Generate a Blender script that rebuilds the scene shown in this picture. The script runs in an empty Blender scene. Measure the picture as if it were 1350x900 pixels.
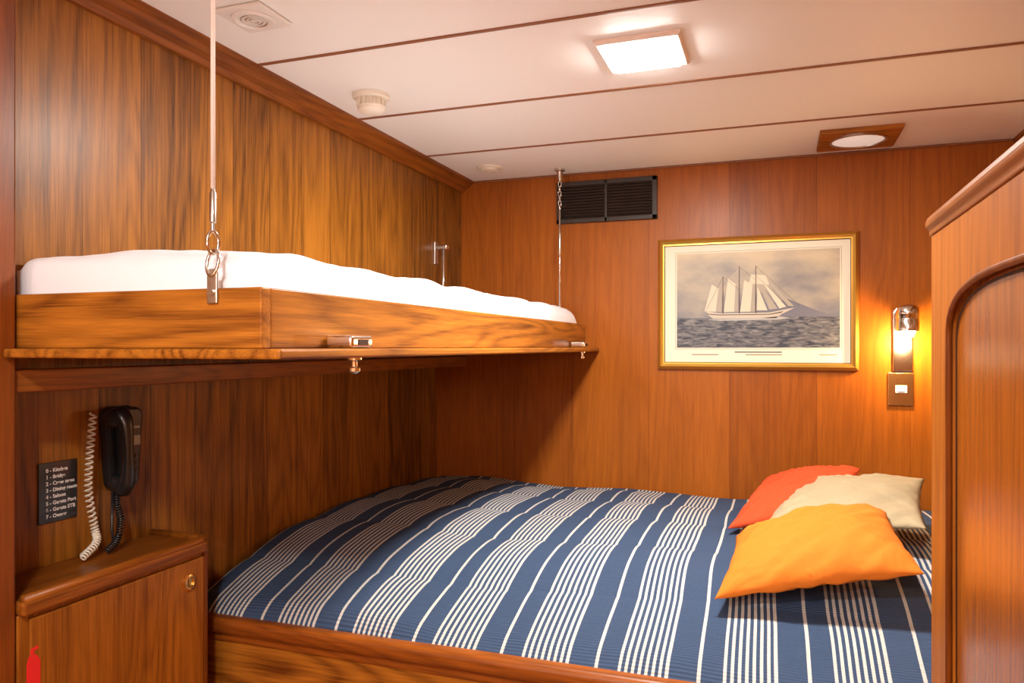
import bpy, bmesh, math, random
from mathutils import Vector, Matrix, noise
random.seed(3)
S=bpy.context.scene
S.view_settings.view_transform='Standard'
S.view_settings.look='None'
CEIL=2.063

# ---------------------------------------------------------------- materials
def newmat(name):
    m=bpy.data.materials.new(name); m.use_nodes=True
    nt=m.node_tree; b=nt.nodes['Principled BSDF']
    return m,nt,b
def N(nt,t,**kw):
    n=nt.nodes.new(t)
    for k,v in kw.items(): setattr(n,k,v)
    return n
def mth(nt,op,a,b=None,c=None,clamp=False):
    n=N(nt,'ShaderNodeMath',operation=op); n.use_clamp=clamp
    for i,v in enumerate((a,b,c)):
        if v is None: continue
        if isinstance(v,(int,float)): n.inputs[i].default_value=v
        else: nt.links.new(v,n.inputs[i])
    return n.outputs[0]
def simple(name,col,rough=.5,metal=0,emit=None,es=0,coat=0,bump=0,bscale=200):
    m,nt,b=newmat(name)
    b.inputs['Base Color'].default_value=(*col,1)
    b.inputs['Roughness'].default_value=rough
    b.inputs['Metallic'].default_value=metal
    b.inputs['Coat Weight'].default_value=coat
    if emit:
        b.inputs['Emission Color'].default_value=(*emit,1)
        b.inputs['Emission Strength'].default_value=es
    tc=N(nt,'ShaderNodeTexCoord'); nz=N(nt,'ShaderNodeTexNoise')
    nz.inputs['Scale'].default_value=bscale; nz.inputs['Detail'].default_value=4
    nt.links.new(tc.outputs['Object'],nz.inputs['Vector'])
    r=mth(nt,'MULTIPLY_ADD',nz.outputs['Fac'],.1,rough-.05)
    nt.links.new(r,b.inputs['Roughness'])
    if bump:
        bp=N(nt,'ShaderNodeBump'); bp.inputs['Strength'].default_value=bump; bp.inputs['Distance'].default_value=.002
        nt.links.new(nz.outputs['Fac'],bp.inputs['Height']); nt.links.new(bp.outputs[0],b.inputs['Normal'])
    return m
def wood(name,light,dark,grain='Z',plank=None,rough=.38,coat=.04,var=.4,fig=1.0,fine=1.0,spec=.26):
    m,nt,b=newmat(name); L=nt.links
    tc=N(nt,'ShaderNodeTexCoord'); vec=tc.outputs['Object']; rnd=None
    if plank:
        sp=N(nt,'ShaderNodeSeparateXYZ'); L.new(vec,sp.inputs[0])
        q=mth(nt,'DIVIDE',sp.outputs[plank[0]],plank[1])
        idn=mth(nt,'FLOOR',q)
        # thin veneer joint between boards
        fr_=mth(nt,'FRACT',q); jw=.0020/plank[1]
        joint=mth(nt,'LESS_THAN',fr_,jw)
        wn=N(nt,'ShaderNodeTexWhiteNoise',noise_dimensions='1D'); L.new(idn,wn.inputs['W'])
        rnd=wn.outputs['Value']
        va=N(nt,'ShaderNodeVectorMath',operation='MULTIPLY_ADD')
        L.new(wn.outputs['Color'],va.inputs[0]); va.inputs[1].default_value=(5,5,5); L.new(vec,va.inputs[2])
        vec=va.outputs[0]
    def nz(across,along,detail=6,dist=0.0):
        mp=N(nt,'ShaderNodeMapping')
        s=[across]*3; s['XYZ'.index(grain)]=along
        mp.inputs['Scale'].default_value=s
        L.new(vec,mp.inputs['Vector'])
        n=N(nt,'ShaderNodeTexNoise'); n.inputs['Scale'].default_value=1
        n.inputs['Detail'].default_value=detail; n.inputs['Distortion'].default_value=dist
        L.new(mp.outputs[0],n.inputs['Vector']); return n.outputs['Fac']
    n1=nz(95,1.7,5,.25); n2=nz(4.5,.5,2,.2); n3=nz(380,12,2)
    s=mth(nt,'SINE',mth(nt,'MULTIPLY',n2,120))
    ring=mth(nt,'POWER',mth(nt,'MULTIPLY_ADD',s,.5,.5),.6)
    g=mth(nt,'MULTIPLY_ADD',n1,.85*fine,.5-.425*fine)
    g=mth(nt,'MULTIPLY_ADD',mth(nt,'SUBTRACT',ring,.6),.26*fig,g)
    g=mth(nt,'MULTIPLY_ADD',mth(nt,'SUBTRACT',n2,.5),.6,g)
    g=mth(nt,'MULTIPLY_ADD',mth(nt,'SUBTRACT',n3,.5),.85*fine,g)
    if rnd is not None:
        g=mth(nt,'MULTIPLY_ADD',rnd,var,mth(nt,'ADD',g,-var/2))
        g=mth(nt,'MULTIPLY_ADD',joint,-.5,g)
    cr=N(nt,'ShaderNodeValToRGB'); L.new(g,cr.inputs[0])
    e=cr.color_ramp.elements
    e[0].position=.02; e[0].color=(*dark,1); e[1].position=.9; e[1].color=(*light,1)
    L.new(cr.outputs[0],b.inputs['Base Color'])
    b.inputs['Roughness'].default_value=rough
    b.inputs['Specular IOR Level'].default_value=spec
    b.inputs['Coat Weight'].default_value=coat; b.inputs['Coat Roughness'].default_value=.25
    bp=N(nt,'ShaderNodeBump'); bp.inputs['Strength'].default_value=.10; bp.inputs['Distance'].default_value=.001
    L.new(n3,bp.inputs['Height']); L.new(bp.outputs[0],b.inputs['Normal'])
    return m
TL=(.50,.175,.018); TD=(.12,.030,.003)
W_left =wood('teak_left_panel',(.40,.145,.015),(.070,.020,.002),'Z',(1,.145),var=.42)
W_back =wood('teak_back_panel',(.46,.128,.008),(.18,.040,.003),'Z',(0,.31),var=.16,fig=.5,fine=.65)
W_x=wood('teak_grain_x',TL,TD,'X',fig=1.5); W_y=wood('teak_grain_y',TL,TD,'Y',fig=1.5); W_z=wood('teak_grain_z',(.44,.145,.014),(.13,.033,.0035),'Z',fig=.8)
W_yd=wood('teak_trim',(.34,.100,.010),(.11,.026,.003),'Y'); W_xd=wood('teak_trim_x',(.34,.088,.009),(.12,.026,.003),'X')
W_zd=wood('teak_post',(.27,.066,.007),(.10,.022,.003),'Z')
W_fl=wood('teak_floor',(.3,.14,.05),(.12,.05,.02),'Y',(0,.12))
M_groove=simple('dark_groove',(.05,.018,.006),.6)
M_seam=simple('ceiling_seam_strip',(.24,.085,.028),.5)
M_ceil=simple('ceiling_offwhite_vinyl',(.90,.89,.86),.55,bump=.15,bscale=60)
M_chrome=simple('chrome',(.80,.77,.73),.16,1)
M_steel=simple('brushed_steel',(.64,.61,.56),.3,1)
M_brass=simple('brass',(.80,.55,.22),.25,1)
M_gold=simple('gilt_frame',(.72,.42,.08),.34,.8,bump=.12,bscale=60)
M_black=simple('black_plastic',(.012,.012,.013),.30,coat=.3)
M_vent=simple('dark_bronze_grille',(.026,.017,.012),.45)
M_white=simple('white_plastic',(.80,.77,.72),.4)
M_frame=simple('light_frame_white',(.86,.74,.66),.4)
M_cream=simple('cream_cord',(.80,.74,.62),.5)
M_rope=simple('white_rope',(.88,.76,.70),.7,bump=.6,bscale=400)
M_grey=simple('phone_display',(.35,.36,.33),.3)
M_sheet=simple('white_sheet',(.84,.86,.93),.85,bump=.4,bscale=22)
M_red=simple('red_sticker',(.75,.02,.02),.5)
M_mat=simple('passepartout',(.84,.79,.64),.7)
M_txt=simple('white_lettering',(.9,.9,.88),.5)

def glow(name,col,s):
    m=bpy.data.materials.new(name); m.use_nodes=True; nt=m.node_tree
    nt.nodes.clear(); o=N(nt,'ShaderNodeOutputMaterial'); e=N(nt,'ShaderNodeEmission')
    e.inputs[0].default_value=(*col,1); e.inputs[1].default_value=s
    nt.links.new(e.outputs[0],o.inputs[0]); return m
M_led=glow('led_diffuser',(1,.98,.94),90)
M_bulb=glow('warm_bulb',(1,.85,.6),80)
M_soft=simple('frosted_glass',(.9,.87,.82),.4,emit=(1,.93,.85),es=.35)

def fabric(name,col,b1=.5):
    m,nt,b=newmat(name); L=nt.links
    tc=N(nt,'ShaderNodeTexCoord')
    n=N(nt,'ShaderNodeTexNoise'); n.inputs['Scale'].default_value=9; n.inputs['Detail'].default_value=3; n.inputs['Distortion'].default_value=.8
    L.new(tc.outputs['Object'],n.inputs['Vector'])
    w=N(nt,'ShaderNodeTexNoise'); w.inputs['Scale'].default_value=500
    L.new(tc.outputs['Object'],w.inputs['Vector'])
    mx=N(nt,'ShaderNodeMixRGB'); mx.inputs[1].default_value=(*[c*.88 for c in col],1); mx.inputs[2].default_value=(*col,1)
    L.new(w.outputs['Fac'],mx.inputs[0]); L.new(mx.outputs[0],b.inputs['Base Color'])
    b.inputs['Roughness'].default_value=.85; b.inputs['Specular IOR Level'].default_value=.2
    bp=N(nt,'ShaderNodeBump'); bp.inputs['Strength'].default_value=b1; bp.inputs['Distance'].default_value=.02
    L.new(n.outputs['Fac'],bp.inputs['Height'])
    bp2=N(nt,'ShaderNodeBump'); bp2.inputs['Strength'].default_value=.3; bp2.inputs['Distance'].default_value=.001
    L.new(w.outputs['Fac'],bp2.inputs['Height']); L.new(bp.outputs[0],bp2.inputs['Normal'])
    L.new(bp2.outputs[0],b.inputs['Normal']); return m
M_orange=fabric('orange_cotton',(.70,.195,.020),.65); M_coral=fabric('coral_cotton',(.62,.075,.022)); M_beige=fabric('beige_linen',(.42,.34,.21))

def striped():
    m,nt,b=newmat('striped_bedspread'); L=nt.links
    tc=N(nt,'ShaderNodeTexCoord'); sp=N(nt,'ShaderNodeSeparateXYZ'); L.new(tc.outputs['Object'],sp.inputs[0])
    wz=N(nt,'ShaderNodeTexNoise'); wz.inputs['Scale'].default_value=2.5; wz.inputs['Detail'].default_value=1; L.new(tc.outputs['Object'],wz.inputs['Vector'])
    x=mth(nt,'MULTIPLY_ADD',wz.outputs['Fac'],.02,sp.outputs[0])
    f=mth(nt,'FRACT',mth(nt,'DIVIDE',x,.205))
    cr=N(nt,'ShaderNodeValToRGB'); cr.color_ramp.interpolation='CONSTANT'; L.new(f,cr.inputs[0])
    navy=(.044,.076,.150,1); wh=(.66,.63,.58,1)
    stops=[(0,navy),(.205,wh),(.24,navy),(.445,wh),(.475,navy)]
    p=.51
    for i in range(7):
        stops+= [(p,wh),(p+.032,navy)]; p+=.066
    e=cr.color_ramp.elements
    e[0].position=0; e[0].color=navy; e[1].position=stops[1][0]; e[1].color=wh
    for q,c in stops[2:]:
        k=e.new(q); k.color=c
    # woven texture: slight speckle of the yarn
    yn=N(nt,'ShaderNodeTexNoise'); yn.inputs['Scale'].default_value=350; L.new(tc.outputs['Object'],yn.inputs['Vector'])
    mx=N(nt,'ShaderNodeMixRGB',blend_type='MULTIPLY'); mx.inputs[0].default_value=.35
    L.new(cr.outputs[0],mx.inputs[1]); L.new(yn.outputs['Fac'],mx.inputs[2])
    L.new(mx.outputs[0],b.inputs['Base Color']); b.inputs['Roughness'].default_value=.85
    b.inputs['Specular IOR Level'].default_value=.25
    rib=mth(nt,'SINE',mth(nt,'MULTIPLY',sp.outputs[1],900))
    wn=N(nt,'ShaderNodeTexNoise'); wn.inputs['Scale'].default_value=10; L.new(tc.outputs['Object'],wn.inputs['Vector'])
    b1=N(nt,'ShaderNodeBump'); b1.inputs['Strength'].default_value=.35; b1.inputs['Distance'].default_value=.014; L.new(wn.outputs['Fac'],b1.inputs['Height'])
    b2=N(nt,'ShaderNodeBump'); b2.inputs['Strength'].default_value=.5; b2.inputs['Distance'].default_value=.0014; L.new(rib,b2.inputs['Height'])
    L.new(b1.outputs[0],b2.inputs['Normal']); L.new(b2.outputs[0],b.inputs['Normal'])
    return m
M_stripe=striped()

def seamat():
    m,nt,b=newmat('print_sea'); L=nt.links
    tc=N(nt,'ShaderNodeTexCoord'); mp=N(nt,'ShaderNodeMapping'); mp.inputs['Scale'].default_value=(24,1,95)
    L.new(tc.outputs['Object'],mp.inputs[0]); n=N(nt,'ShaderNodeTexNoise'); n.inputs['Scale'].default_value=1; n.inputs['Detail'].default_value=7; n.inputs['Distortion'].default_value=.8
    L.new(mp.outputs[0],n.inputs[0]); cr=N(nt,'ShaderNodeValToRGB'); L.new(n.outputs['Fac'],cr.inputs[0])
    e=cr.color_ramp.elements; e[0].position=.38; e[0].color=(.030,.037,.058,1); e[1].position=.80; e[1].color=(.34,.32,.30,1)
    L.new(cr.outputs[0],b.inputs['Base Color']); b.inputs['Roughness'].default_value=.5; return m
def skymat():
    m,nt,b=newmat('print_sky'); L=nt.links
    tc=N(nt,'ShaderNodeTexCoord'); mp=N(nt,'ShaderNodeMapping'); mp.inputs['Scale'].default_value=(5,1,10)
    L.new(tc.outputs['Object'],mp.inputs[0]); n=N(nt,'ShaderNodeTexNoise'); n.inputs['Scale'].default_value=1; n.inputs['Detail'].default_value=6
    L.new(mp.outputs[0],n.inputs[0])
    sp=N(nt,'ShaderNodeSeparateXYZ'); L.new(tc.outputs['Object'],sp.inputs[0])
    # printed sky: warm, lighter toward the top of the print
    g=mth(nt,'MULTIPLY_ADD',mth(nt,'SUBTRACT',sp.outputs[2],1.60),1.7,n.outputs['Fac'])
    cr=N(nt,'ShaderNodeValToRGB'); L.new(g,cr.inputs[0])
    e=cr.color_ramp.elements; e[0].position=.25; e[0].color=(.15,.16,.20,1); e[1].position=.72; e[1].color=(.60,.50,.34,1)
    L.new(cr.outputs[0],b.inputs['Base Color']); b.inputs['Roughness'].default_value=.5; return m

# ---------------------------------------------------------------- geometry helpers
def link(o,parent=None):
    S.collection.objects.link(o)
    if parent: o.parent=parent
    return o
def empty(name):
    o=bpy.data.objects.new(name,None); o.empty_display_size=.05; return link(o)
def meshobj(name,verts,faces,mat,parent=None,smooth=False):
    me=bpy.data.meshes.new(name); me.from_pydata([tuple(v) for v in verts],[],faces); me.update()
    bm=bmesh.new(); bm.from_mesh(me); bmesh.ops.recalc_face_normals(bm,faces=bm.faces); bm.to_mesh(me); bm.free()
    me.materials.append(mat)
    if smooth:
        for p in me.polygons: p.use_smooth=True
    return link(bpy.data.objects.new(name,me),parent)
def box(name,x0,x1,y0,y1,z0,z1,mat,parent=None,bev=0,seg=2):
    v=[(x,y,z) for x in (x0,x1) for y in (y0,y1) for z in (z0,z1)]
    f=[(0,1,3,2),(4,6,7,5),(0,4,5,1),(2,3,7,6),(0,2,6,4),(1,5,7,3)]
    o=meshobj(name,v,f,mat,parent)
    if bev:
        m=o.modifiers.new('bev','BEVEL'); m.width=bev; m.segments=seg; m.limit_method='ANGLE'
        for p in o.data.polygons: p.use_smooth=True
        w=o.modifiers.new('wn','WEIGHTED_NORMAL')
    return o
def prism(name,poly,axis,a0,a1,mat,parent=None,bev=0):
    """poly: 2D points on the plane perpendicular to axis ('X': (y,z), 'Y': (x,z), 'Z': (x,y))"""
    def P(p,a):
        return {'X':(a,p[0],p[1]),'Y':(p[0],a,p[1]),'Z':(p[0],p[1],a)}[axis]
    n=len(poly); v=[P(p,a0) for p in poly]+[P(p,a1) for p in poly]
    f=[tuple(range(n)),tuple(range(2*n-1,n-1,-1))]+[(i,(i+1)%n,n+(i+1)%n,n+i) for i in range(n)]
    o=meshobj(name,v,f,mat,parent)
    if bev:
        m=o.modifiers.new('bev','BEVEL'); m.width=bev; m.segments=2; m.limit_method='ANGLE'
    return o
def lathe(name,c,prof,mat,parent=None,axis='Z',seg=40,smooth=True):
    """prof: [(r,h)] along the axis from c"""
    v=[];f=[]
    for r,h in prof:
        for i in range(seg):
            a=2*math.pi*i/seg; p,q=r*math.cos(a),r*math.sin(a)
            d={'Z':(p,q,h),'X':(h,p,q),'Y':(p,h,q)}[axis]
            v.append((c[0]+d[0],c[1]+d[1],c[2]+d[2]))
    for j in range(len(prof)-1):
        for i in range(seg):
            a=j*seg+i;b=j*seg+(i+1)%seg; f.append((a,b,b+seg,a+seg))
    f.append(tuple(range(seg))); k=(len(prof)-1)*seg; f.append(tuple(range(k+seg-1,k-1,-1)))
    o=meshobj(name,v,f,mat,parent,smooth)
    if smooth:
        m=o.modifiers.new('es','EDGE_SPLIT'); m.split_angle=math.radians(40)
    return o
def tube(name,pts,r,mat,parent=None,seg=10,closed=False):
    pts=[Vector(p) for p in pts]; n=len(pts); v=[];f=[]
    up=None
    for i,p in enumerate(pts):
        a=pts[(i-1)%n] if (closed or i>0) else p
        b=pts[(i+1)%n] if (closed or i<n-1) else p
        t=(b-a).normalized()
        if up is None:
            up=Vector((0,0,1)) if abs(t.z)<.9 else Vector((1,0,0))
        up=(up-t*up.dot(t)).normalized(); s=t.cross(up)
        rr=r[i] if isinstance(r,list) else r
        for k in range(seg):
            w=2*math.pi*k/seg; v.append(p+up*math.cos(w)*rr+s*math.sin(w)*rr)
    for i in range(n if closed else n-1):
        j=(i+1)%n
        for k in range(seg):
            l=(k+1)%seg; f.append((i*seg+k,i*seg+l,j*seg+l,j*seg+k))
    if not closed:
        f.append(tuple(range(seg))); f.append(tuple(range(n*seg-1,(n-1)*seg-1,-1)))
    return meshobj(name,v,f,mat,parent,True)
def smoothpath(ctrl,n=20):
    c=[Vector(p) for p in ctrl]; c=[2*c[0]-c[1]]+c+[2*c[-1]-c[-2]]; out=[]
    for i in range(1,len(c)-2):
        for k in range(n):
            t=k/n; a,b,d,e=c[i-1],c[i],c[i+1],c[i+2]
            out.append(.5*((2*b)+(d-a)*t+(2*a-5*b+4*d-e)*t*t+(3*b-a-3*d+e)*t**3))
    out.append(c[-2]); return out
def coil(name,ctrl,R,r,turns,mat,parent):
    path=smoothpath(ctrl,40); n=len(path)*6; pts=[]
    for i in range(n):
        s=i/(n-1)*(len(path)-1); j=min(int(s),len(path)-2); q=path[j].lerp(path[j+1],s-j)
        t=(path[j+1]-path[j]).normalized(); u=t.cross(Vector((1,0.01,0))).normalized(); w=t.cross(u)
        a=2*math.pi*turns*i/(n-1)
        pts.append(q+u*math.cos(a)*R+w*math.sin(a)*R)
    return tube(name,pts,r,mat,parent,6)
def cushion(name,x0,x1,y0,y1,z0,hf,r,mat,parent,nx=120,ny=100,wr=.004,ws=5,under=True):
    def samp(a,b,n):
        out=[]
        for i in range(n+1):
            t=i/n; s=.5-.5*math.cos(math.pi*t); out.append(a+(b-a)*(.45*t+.55*s))
        return out
    X=samp(x0,x1,nx);Y=samp(y0,y1,ny); v=[];f=[]
    for i,x in enumerate(X):
        for j,y in enumerate(Y):
            h=hf(x,y)
            e=min(x-x0,x1-x,y-y0,y1-y)
            rr=r(x,y) if callable(r) else r
            ex=max(0,1-min(x-x0,x1-x)/rr); ey=max(0,1-min(y-y0,y1-y)/rr)
            q=min(1,math.sqrt(ex*ex+ey*ey)); H=min(rr,h-z0-.01)
            h-=H*(1-math.sqrt(max(0,1-q*q)))
            h+=wr*noise.noise(Vector((x*ws,y*ws,1.7)))*min(1,e/.03)+wr*.25*noise.noise(Vector((x*ws*3,y*ws*3,5)))*min(1,e/.03)
            v.append((x,y,h))
    m=ny+1
    for i in range(nx):
        for j in range(ny): f.append((i*m+j,(i+1)*m+j,(i+1)*m+j+1,i*m+j+1))
    bd=[i*m for i in range(nx+1)]+[nx*m+j for j in range(1,m)]+[i*m+ny for i in range(nx-1,-1,-1)]+[j for j in range(ny-1,0,-1)]
    k0=len(v)
    for b in bd: v.append((v[b][0],v[b][1],z0))
    n=len(bd)
    for i in range(n):
        j=(i+1)%n; f.append((bd[i],bd[j],k0+j,k0+i))
    f.append(tuple(range(k0,k0+n)))
    return meshobj(name,v,f,mat,parent,True)
def pillow(name,c,T,mat,seed=0,bend=0):
    c=[Vector(p) for p in c]; n=56; v=[];f=[]
    nrm=((c[1]-c[0]).cross(c[3]-c[0])+(c[2]-c[1]).cross(c[2]-c[3])).normalized()
    if nrm.z<0: nrm=-nrm
    for side in (1,-1):
        for i in range(n+1):
            for j in range(n+1):
                u=-math.cos(math.pi*i/n)*.5-.0; w=-math.cos(math.pi*j/n)*.5
                u=.5*u+.5*(i/n-.5); w=.5*w+.5*(j/n-.5); u*=2; w*=2
                U=u*(1-.07*(1-w*w)); Wd=w*(1-.07*(1-u*u))
                a=(U+1)/2;b=(Wd+1)/2
                p=c[0]*(1-a)*(1-b)+c[1]*a*(1-b)+c[2]*a*b+c[3]*(1-a)*b
                g=max(0,(1-u*u)*(1-w*w)); th=g**.45*T/2*(1.1 if side>0 else .3)
                wr=.010*noise.noise(Vector((u*2.2+seed,w*2.2,side)))
                # soft folds running from the corners to the middle
                fold=.008*noise.noise(Vector(((u-w)*5+seed,(u+w)*1.2,side)))+.004*noise.noise(Vector(((u+w)*9+seed,(u-w)*1.6,side+3)))
                edge=min(1,(g)*6)
                puck=.0035*math.sin(15*(u-w)+seed+2*math.sin(3*u))*math.exp(-g*4)*min(1,g*30)
                p=p+nrm*(side*th+(wr+fold)*edge+puck*side+bend*(u*u))
                v.append(p)
    m=n+1
    for s in (0,1):
        o=s*m*m
        for i in range(n):
            for j in range(n): f.append((o+i*m+j,o+(i+1)*m+j,o+(i+1)*m+j+1,o+i*m+j+1))
    ob=meshobj(name,v,f,mat,None,True)
    bm=bmesh.new(); bm.from_mesh(ob.data); bmesh.ops.remove_doubles(bm,verts=bm.verts,dist=.0004); bmesh.ops.recalc_face_normals(bm,faces=bm.faces)
    bm.to_mesh(ob.data); bm.free()
    for p in ob.data.polygons: p.use_smooth=True
    return ob

# ---------------------------------------------------------------- room shell
RX=2.25; FY=-4.6
box('floor',-.1,RX+.1,FY-.1,.1,-.1,0,W_fl)
wl=box('wall_left',-.1,0,FY,0,0,CEIL,W_left)
box('upper_panelling',0,.12,-2.05,0,1.31,CEIL,W_left,wl)
wb=box('wall_back',-.1,RX+.1,0,.1,0,CEIL,W_back)
box('wall_right',RX,RX+.1,FY,0,0,CEIL,W_left)
box('wall_front',-.1,RX+.1,FY-.1,FY,0,CEIL,W_back)
ce=box('ceiling',-.1,RX+.1,FY-.1,.1,CEIL,CEIL+.1,M_ceil)
for i in range(9):
    y=-.462-.482*i
    box('panel_joint_%d'%i,.18,RX-.07,y-.0045,y+.0045,CEIL-.004,CEIL+.01,M_seam,ce,.001)
# crown trim, left
prism('trim_1',[(.12,2.018),(.132,2.018),(.14,2.030),(.158,2.036),(.166,2.048),(.180,2.052),(.180,CEIL),(.12,CEIL)],'Y',-2.05,0,W_yd,None)
prism('trim_2',[(RX,2.018),(RX-.012,2.018),(RX-.02,2.030),(RX-.05,2.040),(RX-.075,2.052),(RX-.075,CEIL),(RX,CEIL)],'Y',FY,0,W_yd,None)
prism('trim_3',[(0,2.018),(.012,2.018),(.05,2.036),(.08,2.052),(.08,CEIL),(0,CEIL)],'Y',FY,-2.21,W_yd,None)
# ledge under upper panelling
tr=box('trim_4',0,.15,-2.05,-.001,1.268,1.31,W_yd,None,.004)
box('trim_5',.182,RX-.076,-.008,-.0005,CEIL-.008,CEIL-.0005,M_seam,None,.002)
# post / closet side at left
po=empty('closet_post')
box('post',0,.163,-2.21,-2.052,0,CEIL,W_zd,po,.006)
box('post_bead',.155,.170,-2.15,-2.135,0,CEIL,W_z,po,.004)

# ---------------------------------------------------------------- double bed
bed=empty('double_bed')
box('base_panel',.0,RX,-1.497,-.001,0,.662,W_x,bed)
box('rail',.0,RX,-1.522,-1.462,.652,.692,W_xd,bed,.014,4)
box('rail_bead',.0,RX,-1.504,-1.49,.630,.652,W_xd,bed,.004)
def bh(x,y):
    h=.775+.035*math.sin(math.pi*min(1,max(0,(-y)/1.5)))
    h+=.014*math.exp(-((x-.25)/.3)**2)
    h+=.010*abs(math.sin(math.pi*(y+.07+.03*math.sin(x*3.3))/.30))**.6
    h+=.003*math.sin(x*9+y*2)
    d=y+1.5
    h-=.085*(max(0,1-d/.55))**2
    return h
cushion('bedspread',.004,RX-.004,-1.497,-.004,.672,bh,.05,M_stripe,bed,190,190,.008,4)

pillow('throw_pillow',[(1.285,-1.31,.800),(1.70,-1.27,.885),(1.675,-.89,.930),(1.31,-.92,.845)],.15,M_orange,1.0)
pillow('throw_pillow',[(1.36,-.84,.835),(1.76,-.93,.905),(1.83,-.47,.955),(1.50,-.42,.915)],.12,M_beige,4.0)
pillow('throw_pillow',[(1.28,-.77,.83),(1.60,-.72,.880),(1.68,-.20,.935),(1.37,-.25,.885)],.12,M_coral,8.0)

# ---------------------------------------------------------------- hanging bunk
bk=empty('bunk_bed')
box('end_board',.135,.673,-2.047,-2.024,1.347,1.442,W_x,bk,.003)
box('side_board',.650,.673,-2.024,-.002,1.347,1.442,W_y,bk,.003)
prism('bottom_board',[(.166,-2.080),(.732,-2.080),(.732,-.002),(.125,-.002),(.125,-2.048),(.166,-2.048)],'Z',1.331,1.347,W_y,bk,.004)
box('wall_board',.125,.145,-2.02,-.002,1.347,1.43,W_y,bk,.003)
def mh(x,y):
    return 1.500+.014*math.sin(math.pi*max(0,min(1,(x-.13)/.52)))+.007*abs(math.sin(math.pi*y/.24))**.6+.005*noise.noise(Vector((x*4,y*3,0)))
cushion('mattress',.122,.649,-2.022,-.006,1.36,mh,lambda x,y:.062 if x>.38 else .02+.042*max(0,(x-.12)/.26),M_sheet,bk,60,200,.009,7)
# front suspension
def shackle(prefix,x,y,zb,zt,ztop,parent,ropemat):
    box(prefix+'_plate',x-.010,x+.010,y-.016,y-.011,zb-.03,zb+.025,M_steel,parent,.002)
    lathe(prefix+'_bolt',(x,y-.02,zb-.012),[(.006,0),(.006,.012)],M_chrome,parent,'Y',12)
    ring=[(x+.011*math.cos(a),y-.0135+.004*math.sin(a),zb+.034+.020*math.sin(a)) for a in [2*math.pi*i/24 for i in range(24)]]
    tube(prefix+'_shackle',ring,.0028,M_chrome,parent,8,True)
    ring=[(x+.003*math.cos(a),y-.013+.009*math.cos(a),zb+.066+.018*math.sin(a)) for a in [2*math.pi*i/24 for i in range(24)]]
    tube(prefix+'_eye',ring,.0026,M_chrome,parent,8,True)
    yy=y-.013
    lathe(prefix+'_turnbuckle',(x,yy,zb+.084),[(.003,0),(.003,.012),(.0052,.014),(.0052,.06),(.0035,.062),(.0035,zt-zb-.086),(.002,zt-zb-.084)],M_steel,parent,'Z',14)
    tube(prefix+'_rope',[(x,yy,zt-.003),(x,yy,ztop)],.0036,ropemat,parent,10)
shackle('front_hanger',.583,-2.036,1.447,1.60,CEIL-.006,bk,M_rope)
lathe('front_ceiling_boss',(.583,-2.049,CEIL),[(.018,0),(.018,-.006),(.006,-.012)],M_steel,bk,'Z',20)
# rear suspension: rod with chain
x,y=.592,-.10
tube('rear_rod',[(x,y,1.44),(x,y,1.90)],.0035,M_chrome,bk,10)
lathe('rear_foot',(x,y,1.44),[(.009,0),(.009,.03),(.004,.035)],M_steel,bk,'Z',14)
lathe('rear_sleeve',(x,y,1.72),[(.005,0),(.006,.003),(.006,.08),(.004,.085)],M_steel,bk,'Z',14)
for i in range(6):
    z=1.905+.019*i
    r=[(x+(.006*math.cos(a) if i%2 else 0),y+(0 if i%2 else .006*math.cos(a)),z+.012*math.sin(a)) for a in [2*math.pi*k/16 for k in range(16)]]
    tube('rear_link_%d'%i,r,.002,M_chrome,bk,6,True)
lathe('rear_ceiling_boss',(x,y,CEIL),[(.022,0),(.022,-.008),(.012,-.014),(.008,-.045),(.004,-.05)],M_steel,bk,'Z',20)
# rear wall bracket
y=-.262
tube('wall_strut',[(.155,y,1.45),(.155,y,1.745)],.006,M_chrome,bk,12)
box('wall_strut_head',.12,.175,y-.014,y+.014,1.738,1.756,M_chrome,bk,.004)
box('wall_strut_plate',.12,.126,y-.016,y+.016,1.68,1.77,M_steel,bk,.002)
# latches
for i,(yy,sc) in enumerate(((-1.845,1),(-.215,1))):
    box('latch_body_%d'%i,.675,.730,yy-.036,yy+.036,1.3475,1.370,M_chrome,bk,.006,3)
    box('latch_slot_%d'%i,.729,.7315,yy-.016,yy+.016,1.353,1.363,M_groove,bk)
    lathe('latch_knob_%d'%i,(.712,yy,1.331),[(.014,0),(.014,-.004),(.006,-.007),(.006,-.016),(.011,-.018),(.011,-.024),(.006,-.028)],M_chrome,bk,'Z',20)

# ---------------------------------------------------------------- locker (small cabinet) at lower left
cb=empty('bedside_cabinet')
box('carcass',0.001,.160,-2.05,-1.600,0,.878,W_z,cb,.004)
box('door_panel',.160,.170,-2.03,-1.606,.03,.868,W_z,cb,.003)
box('corner_stile',.150,.168,-1.603,-1.590,0,.878,W_zd,cb,.004)
pts=[(.001,-2.05),(.178,-2.05)]
for i in range(9):
    a=math.pi/2*i/8; pts.append((.178-.03+.03*math.cos(a),-1.612+.03*math.sin(a)))
pts+=[(.001,-1.582)]
prism('counter_top',pts,'Z',.878,.903,W_yd,cb,.005)
# raised fiddle around the counter
fp=[(.168,-2.045,.905),(.168,-1.70,.905)]+[(.168-.028+.028*math.cos(math.pi/2*i/8),-1.622+.028*math.sin(math.pi/2*i/8),.906) for i in range(9)]+[(.004,-1.594,.906)]
tube('fiddle_rail',fp,.009,W_yd,cb,12)
lathe('lock_ring',(.170,-1.655,.822),[(.020,0),(.020,.003),(.016,.006),(.013,.006),(.013,.002),(.006,.002)],M_brass,cb,'X',30)
box('lock_slot',.1725,.1745,-1.657,-1.653,.812,.832,M_brass,cb)
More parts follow.
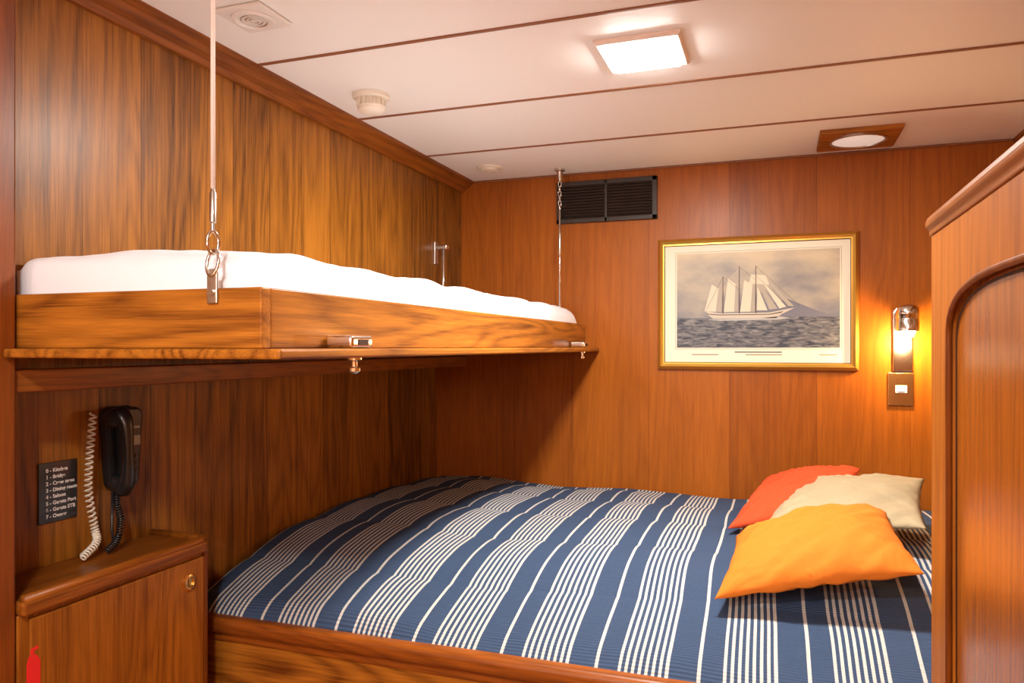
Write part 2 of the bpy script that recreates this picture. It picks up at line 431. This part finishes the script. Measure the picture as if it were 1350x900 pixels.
# extinguisher sticker on the door
st=empty('fire_extinguisher_sign')
prism('icon_body',[(-2.050+.010,.735),(-2.050+.010,.79),(-2.036,.803),(-2.022,.803),(-2.014,.79),(-2.014,.735)],'X',.1702,.1708,M_red,st)
prism('icon_head',[(-2.033,.803),(-2.033,.815),(-2.018,.818),(-2.018,.812),(-2.026,.811),(-2.026,.803)],'X',.1702,.1708,M_red,st)

# ---------------------------------------------------------------- telephone
ph=empty('wall_telephone')
def outl(yc,zc,w0,w1,h,n=10,r=.022):
    # rounded, tapering outline (wider on top)
    P=[]
    cs=[(yc+w1/2-r,zc-h/2+r,-90),(yc+w0/2-r,zc+h/2-r,0),(yc-w0/2+r,zc+h/2-r,90),(yc-w1/2+r,zc-h/2+r,180)]
    for cy,cz,a0 in cs:
        for i in range(n+1):
            a=math.radians(a0+90*i/n); P.append((cy+r*math.cos(a),cz+r*math.sin(a)))
    return P
prism('base',outl(-1.700,1.122,.086,.062,.190,r=.024),'X',.0005,.026,M_black,ph,.005)
prism('face',outl(-1.692,1.124,.066,.046,.180,r=.020),'X',.026,.045,M_black,ph,.006)
# handset bar with ear and mouth pieces
hp=smoothpath([(.052,-1.733,1.205),(.070,-1.733,1.180),(.076,-1.732,1.120),(.070,-1.728,1.060),(.050,-1.724,1.035)],8)
tube('handset_grip',hp,[.016+.004*math.cos(2*math.pi*i/(len(hp)-1)) for i in range(len(hp))],M_black,ph,16)
lathe('ear_piece',(.028,-1.733,1.193),[(.020,0),(.022,.01),(.022,.030),(.015,.04)],M_black,ph,'X',24)
lathe('mouth_piece',(.028,-1.724,1.047),[(.018,0),(.020,.01),(.020,.026),(.013,.036)],M_black,ph,'X',24)
box('display',.0448,.0462,-1.700,-1.669,1.128,1.150,M_grey,ph,.001)
for r_ in range(3):
    for c_ in range(2):
        box('key_%d%d'%(r_,c_),.0448,.047,-1.700+.016*c_,-1.690+.016*c_,1.100-.016*r_,1.108-.016*r_,M_vent,ph,.001)
box('brand_label',.0448,.0456,-1.693,-1.670,1.166,1.172,M_grey,ph)
coil('white_cord',[(.025,-1.775,1.207),(.026,-1.785,1.12),(.028,-1.790,1.04),(.035,-1.782,.965),(.05,-1.79,.935),(.062,-1.835,.914)],.0065,.0022,36,M_cream,ph)
coil('black_cord',[(.035,-1.722,1.03),(.040,-1.728,1.0),(.045,-1.722,.965),(.055,-1.74,.93),(.060,-1.772,.912)],.006,.0022,26,M_black,ph)
tube('cord_drop',[(.035,-1.735,1.03),(.035,-1.737,.95),(.05,-1.745,.912)],.003,M_black,ph)

# ---------------------------------------------------------------- extension list sign
sg=empty('wall_sign')
box('plate',.0005,.004,-1.886,-1.797,.988,1.112,M_black,sg,.001)
lines=['0 - Kitchen','1 - Bridge','2 - Crew mess','3 - Dining room','4 - Saloon','5 - Guests Port','6 - Guests STB','7 - Owner']
for i,t in enumerate(lines):
    cu=bpy.data.curves.new('line_%d'%i,'FONT'); cu.body=t; cu.size=.0105; cu.extrude=.0002; cu.offset=.0003; cu.space_character=1.05
    o=bpy.data.objects.new('line_%d'%i,cu); o.data.materials.append(M_txt)
    o.location=(.0043,-1.870,1.092-.0135*i); o.rotation_euler=(math.pi/2,0,math.pi/2); link(o,sg)

# ---------------------------------------------------------------- air vent on back wall
av=empty('air_vent_grille')
x0,x1,z0,z1=.554,.966,1.857,2.027
for a in ((x0,x1,z1-.018,z1),(x0,x1,z0,z0+.018),(x0,x0+.02,z0,z1),(x1-.02,x1,z0,z1),((x0+x1)/2-.006,(x0+x1)/2+.006,z0,z1)):
    box('rim',a[0],a[1],-.016,-.0005,a[2],a[3],M_vent,av,.002)
box('backing',x0+.01,x1-.01,-.004,-.0006,z0+.01,z1-.01,M_groove,av)
for i in range(11):
    z=z0+.026+i*.0118
    meshobj('louvre_%d'%i,[(x0+.018,-.014,z-.003),(x1-.018,-.014,z-.003),(x1-.018,-.005,z+.005),(x0+.018,-.005,z+.005),
        (x0+.018,-.0125,z-.0045),(x1-.018,-.0125,z-.0045),(x1-.018,-.0035,z+.0035),(x0+.018,-.0035,z+.0035)],
        [(0,1,2,3),(4,7,6,5),(0,4,5,1),(3,2,6,7),(0,3,7,4),(1,5,6,2)],M_vent,av)

# ---------------------------------------------------------------- framed print
fr=empty('framed_picture')
x0,x1,z0,z1=.969,1.693,1.263,1.771
def framebar(name,x0,x1,z0,z1,w,y0,y1,mat):
    o=[(x0,z0),(x1,z0),(x1,z1),(x0,z1)]; i_=[(x0+w,z0+w),(x1-w,z0+w),(x1-w,z1-w),(x0+w,z1-w)]
    v=[];
    for (a,b),(c,e) in zip(o,i_):
        ma,mb=(a*.55+c*.45),(b*.55+e*.45); na,nb=(a*.2+c*.8),(b*.2+e*.8)
        v+= [(a,y0,b),(a,y0*.5+y1*.5,b),(ma,y1,mb),(na,y1*.75+y0*.25,nb),(c,y1*.75+y0*.25,e),(c,y0,e)]
    f=[]
    for k in range(4):
        l=(k+1)%4
        for s in range(6):
            t=(s+1)%6; f.append((k*6+s,l*6+s,l*6+t,k*6+t))
    return meshobj(name,v,f,mat,fr)
framebar('gilt_moulding',x0,x1,z0,z1,.026,-.0005,-.026,M_gold)
framebar('inner_slip',x0+.024,x1-.024,z0+.024,z1-.024,.004,-.0005,-.014,M_groove)
box('mount',x0+.02,x1-.02,-.009,-.001,z0+.02,z1-.02,M_mat,fr)
px0,px1,pz0,pz1,hz=1.043,1.630,1.347,1.712,1.462
framebar('print_line',px0-.006,px1+.006,pz0-.006,pz1+.006,.0015,-.009,-.0094,M_beige)
box('print_sky',px0,px1,-.0098,-.009,hz,pz1,skymat(),fr)
box('print_sea',px0,px1,-.0098,-.009,pz0,hz,seamat(),fr)
M_sail=simple('painted_sail',(.70,.62,.47),.6); M_sail2=simple('painted_sail_shade',(.42,.37,.30),.6); M_hull=simple('painted_hull',(.58,.52,.42),.6); M_mast=simple('painted_spar',(.10,.065,.045),.6); M_foam=simple('painted_foam',(.46,.45,.43),.6); M_hill=simple('painted_headland',(.17,.17,.21),.6)
sx=lambda a:1.145+a*.30
sz=lambda b:1.452+b*.21
def pp(name,pts,mat,lv=1):
    prism(name,[(sx(a),sz(b)) for a,b in pts],'Y',-.0098-.0003*lv,-.0097,mat,fr)
prism('headland',[(1.20,hz),(1.27,hz+.025),(1.34,hz+.055),(1.38,hz+.05),(1.45,hz+.068),(1.50,hz+.045),(1.56,hz+.02),(1.62,hz)],'Y',-.0099,-.0097,M_hill,fr)
pp('hull',[(.06,.09),(.03,.17),(.20,.13),(.80,.13),(1.02,.19),(1.10,.21),(.95,.10),(.88,.03),(.12,.03)],M_hull,2)
pp('hull_band',[(.05,.11),(.045,.125),(.20,.105),(.80,.105),(.97,.15),(.94,.12),(.80,.09),(.20,.09)],M_mast,3)
for i,(mx,tp) in enumerate(((.24,.80),(.44,.98),(.64,.98))):
    pp('mast_%d'%i,[(mx-.007,.12),(mx+.007,.12),(mx+.004,tp),(mx-.004,tp)],M_mast,4)
# rigging stays
for i,(a,b) in enumerate((((.64,.97),(1.16,.24)),((.64,.80),(1.05,.21)),((.44,.97),(.64,.72)),((.24,.80),(.44,.55)),((.24,.79),(.03,.18)))):
    pp('stay_%d'%i,[(a[0]-.002,a[1]),(a[0]+.002,a[1]),(b[0]+.002,b[1]),(b[0]-.002,b[1])],M_mast,4)
pp('mizzen_sail',[(.01,.17),(.225,.15),(.225,.55),(.10,.66)],M_sail,2)
pp('mizzen_shade',[(.15,.16),(.225,.15),(.225,.55),(.185,.58)],M_sail2,3)
pp('mizzen_top',[(.11,.67),(.23,.57),(.232,.78)],M_sail2,2)
pp('main_sail',[(.25,.15),(.43,.15),(.43,.62),(.30,.76)],M_sail,2)
pp('main_shade',[(.375,.15),(.43,.15),(.43,.62),(.395,.65)],M_sail2,3)
pp('main_top',[(.31,.77),(.43,.64),(.435,.95)],M_sail2,2)
pp('fore_sail',[(.45,.15),(.63,.15),(.63,.62),(.50,.72)],M_sail,2)
pp('fore_shade',[(.575,.15),(.63,.15),(.63,.62),(.60,.64)],M_sail2,3)
pp('fore_top',[(.51,.73),(.63,.64),(.635,.93)],M_sail2,2)
pp('square_top',[(.56,.66),(.80,.63),(.76,.80),(.58,.82)],M_sail,3)
pp('stay_sail',[(.65,.17),(.78,.17),(.66,.60)],M_sail,2)
pp('jib_1',[(.80,.18),(.90,.20),(.665,.70)],M_sail2,2)
pp('jib_2',[(.92,.20),(1.00,.23),(.67,.80)],M_sail,2)
pp('jib_3',[(1.02,.24),(1.09,.24),(.672,.90)],M_sail2,2)
pp('bow_foam',[(.70,.03),(.92,.06),(1.04,.03),(.92,.0),(.2,-.01),(.05,.02)],M_foam,2)
for i,(a,b) in enumerate(((1.10,1.20),(1.30,1.43),(1.56,1.62))):
    box('caption_%d'%i,a,b,-.0094,-.0089,1.318,1.322,M_beige,fr)
box('caption_main',1.26,1.43,-.0094,-.0089,1.328,1.332,M_mast,fr)

# ---------------------------------------------------------------- reading lamp & switch
rl=empty('reading_lamp'); lx=1.838
prism('back_plate',[(lx-.034,1.262),(lx+.030,1.262),(lx+.030,1.47),(lx+.018,1.49),(lx-.022,1.49),(lx-.034,1.47)],'Y',-.014,-.0005,M_chrome,rl,.003)
tube('arm',[(lx,-.012,1.43),(lx,-.055,1.43)],.008,M_chrome,rl)
# cylindrical shade, open at the bottom
sc_=(lx+.004,-.085,1.404)
lathe('shade',sc_,[(.032,0),(.035,0),(.036,.036),(.034,.040),(.034,.048),(.036,.052),(.036,.078),(.026,.090),(.008,.094),(.006,.090),(.024,.086),(.032,.076),(.032,.004)],M_chrome,rl,'Z',36)
lathe('bulb',sc_,[(.004,-.022),(.017,-.018),(.024,.0),(.016,.028),(.006,.04)],M_bulb,rl,'Z',20)
sw=empty('light_switch')
box('plate',lx-.050,lx+.034,-.008,-.0005,1.140,1.258,M_brass,sw,.003)
box('rocker_surround',lx-.026,lx+.012,-.011,-.008,1.185,1.212,M_white,sw,.002)
box('rocker',lx-.018,lx+.004,-.014,-.011,1.190,1.207,M_white,sw,.002)

# ---------------------------------------------------------------- ceiling items
def led(name,cx,cy,h=.100,hi=.080,power=22,light=True):
    e=empty(name)
    z=CEIL
    v=[];f=[]
    for s,zz in ((h,z-.0005),(h,z-.006),(h-.006,z-.012),(hi+.004,z-.012),(hi,z-.008),(hi,z-.0005)):
        v+=[(cx-s,cy-s,zz),(cx+s,cy-s,zz),(cx+s,cy+s,zz),(cx-s,cy+s,zz)]
    for r in range(6):
        q=(r+1)%6
        for k in range(4): f.append((r*4+k,r*4+(k+1)%4,q*4+(k+1)%4,q*4+k))
    meshobj('bezel',v,f,M_frame,e)
    box('diffuser',cx-hi,cx+hi,cy-hi,cy+hi,z-.020,z-.001,M_led,e,.004)
    l=bpy.data.lights.new('led_light','AREA'); l.size=2*hi; l.energy=power; l.color=(1,.95,.86)
    lo=bpy.data.objects.new('led_light',l); lo.location=(cx,cy,z-.022); link(lo,e)
led('ceiling_light',1.11,-1.19,power=27)
led('ceiling_light',1.11,-3.11,power=23)
led('ceiling_light',1.11,-4.07,power=18)

sp=empty('ceiling_speaker'); cx,cy=.352,-1.66
box('plate',cx-.058,cx+.058,cy-.058,cy+.058,CEIL-.008,CEIL-.0003,M_white,sp,.003)
lathe('grille',(cx,cy,CEIL-.008),[(.046,0),(.046,-.004),(.040,-.006),(.036,-.003),(.0,-.003)],M_white,sp,'Z',40)
for r in (.009,.018,.027):
    tube('slot',[(cx+r*math.cos(a),cy+r*math.sin(a),CEIL-.0115) for a in [2*math.pi*i/32 for i in range(32)]],.0014,M_steel,sp,6,True)
sd=empty('smoke_detector'); cx,cy=.330,-1.128
lathe('base',(cx,cy,CEIL-.0003),[(.052,0),(.052,-.010),(.046,-.014),(.046,-.0145)],M_cream,sd,'Z',40)
lathe('chamber',(cx,cy,CEIL-.0145),[(.034,0),(.034,-.018),(.040,-.020),(.038,-.030),(.026,-.038),(0.001,-.040)],M_cream,sd,'Z',40)
for i in range(12):
    a=2*math.pi*i/12
    box('fin_%d'%i,cx+.037*math.cos(a)-.003,cx+.037*math.cos(a)+.003,cy+.037*math.sin(a)-.003,cy+.037*math.sin(a)+.003,CEIL-.035,CEIL-.014,M_cream,sd)
cv=empty('ceiling_air_valve')
lathe('disc',(.335,-.215,CEIL-.0003),[(.052,0),(.052,-.005),(.044,-.008),(.040,-.004),(.034,-.004),(.030,-.014),(.001,-.017)],M_cream,cv,'Z',40)
rc=empty('ceiling_downlight'); cx,cy,h,r=1.672,-.205,.125,.092
n=48; v=[];f=[]
def sq(a,h):
    c_,s_=math.cos(a),math.sin(a); k=h/max(abs(c_),abs(s_)); return (c_*k,s_*k)
angs=[2*math.pi*i/n for i in range(n)]
for ring in range(5):
    for a in angs:
        if ring==0: p=sq(a,h); z=CEIL-.0004
        elif ring==1: p=sq(a,h); z=CEIL-.010
        elif ring==2: p=sq(a,h-.006); z=CEIL-.014
        elif ring==3: p=(r*math.cos(a),r*math.sin(a)); z=CEIL-.014
        else: p=(r*math.cos(a),r*math.sin(a)); z=CEIL-.0004
        v.append((cx+p[0],cy+p[1],z))
for q in range(5):
    t=(q+1)%5
    for i in range(n): f.append((q*n+i,q*n+(i+1)%n,t*n+(i+1)%n,t*n+i))
meshobj('wood_surround',v,f,W_x,rc)
lathe('chrome_ring',(cx,cy,CEIL-.013),[(r,0),(r,-.004),(r-.008,-.005),(r-.010,0)],M_steel,rc,'Z',48)
lathe('glass',(cx,cy,CEIL-.012),[(r-.011,0),(r-.011,-.002),(.04,-.008),(.001,-.010)],M_soft,rc,'Z',48)

# ---------------------------------------------------------------- wardrobe with arched panel
wd=empty('wardrobe'); X=1.662
W_door=wood('teak_wardrobe',(.50,.155,.014),(.20,.048,.004),'Z',rough=.5,coat=0,spec=.18,fine=.7)
W_panel=wood('teak_wardrobe_panel',(.44,.125,.011),(.17,.038,.004),'Z',rough=.26,coat=.15,fig=.6,spec=.4,fine=.7)
box('carcass',X+.020,RX-.001,-2.85,-1.562,0,1.538,W_door,wd,.003)
ya,yb=-2.36,-1.680; yc=(ya+yb)/2; sw_=(yb-ya)/2
def arch(y,off=0): 
    t=min(1,abs((y-yc)/(sw_)))
    return 1.360+.086*(1-t**2.8)**(1/2.8)
ys=[yc+sw_*math.sin(-math.pi/2+math.pi*i/64) for i in range(65)]
top=[(y,arch(y)) for y in ys]
prism('top_rail',[(-2.85,1.360),(ya,1.360)]+top[1:-1]+[(yb,1.360),(-1.560,1.360),(-1.560,1.540),(-2.85,1.540)],'X',X,X+.02,W_door,wd)
box('stile_far',X,X+.02,yb,-1.560,0,1.360,W_door,wd)
box('stile_near',X,X+.02,-2.85,ya,0,1.360,W_door,wd)
box('bottom_rail',X,X+.02,ya,yb,0,.15,W_door,wd)
box('arched_panel',X+.012,X+.019,ya,yb,.15,1.455,W_panel,wd)
path=[(X+.003,ya,.15)]+[(X+.003,y,z) for y,z in top]+[(X+.003,yb,.15)]
tube('arch_moulding',path,.0050,W_zd,wd,10)
path2=[(X+.013,ya+.010,.16)]+[(X+.013,yc+(y-yc)*.97,z-.010) for y,z in top]+[(X+.013,yb-.010,.16)]
tube('arch_inner_bead',path2,.0025,M_groove,wd,8)
prism('cap',[(X-.006,1.568),(X-.009,1.560),(X-.009,1.554),(X-.003,1.546),(X-.003,1.538),(RX-.001,1.538),(RX-.001,1.574),(X-.000,1.574)],'Y',-2.86,-1.555,W_yd,wd,.002)

# ---------------------------------------------------------------- unseen fill lamps added behind viewer, shaped as sconces, to brighten ceiling and walls
def fill_lamp(x,y,z,power):
    e=empty('fill_sconce')
    lathe('mount',(x,y+.001,z),[(.05,0),(.05,.012),(.01,.016),(.01,.07)],M_brass,e,'Y',24)
    px,py=x,y+.10
    lathe('globe',(px,py,z),[(.01,-.07),(.05,-.055),(.075,0),(.05,.055),(.01,.07)],M_soft,e,'Z',24)
    l=bpy.data.lights.new('fill_light','POINT'); l.energy=power; l.color=(1,.94,.86); l.shadow_soft_size=.09
    lo=bpy.data.objects.new('fill_light',l); lo.location=(px,py+.18,z); link(lo,e)
fill_lamp(.40,FY,1.55,33); fill_lamp(1.85,FY,1.55,33)

l=bpy.data.lights.new('reading_light','POINT'); l.energy=9; l.color=(1,.64,.30); l.shadow_soft_size=.014
lo=bpy.data.objects.new('reading_light',l); lo.location=(lx+.004,-.090,1.360); link(lo,rl)

w=bpy.data.worlds.new('World'); S.world=w; w.use_nodes=True
w.node_tree.nodes['Background'].inputs[0].default_value=(1,.85,.7,1); w.node_tree.nodes['Background'].inputs[1].default_value=.05

# ---------------------------------------------------------------- camera
cd=bpy.data.cameras.new('camera'); cam=bpy.data.objects.new('camera',cd); link(cam)
cam.location=(1.416,-3.0,1.35); cam.rotation_euler=(math.radians(90),0,math.radians(19.5))
cd.sensor_width=36; cd.lens=26.4; cd.shift_y=.0052; cd.clip_start=.02
S.camera=cam
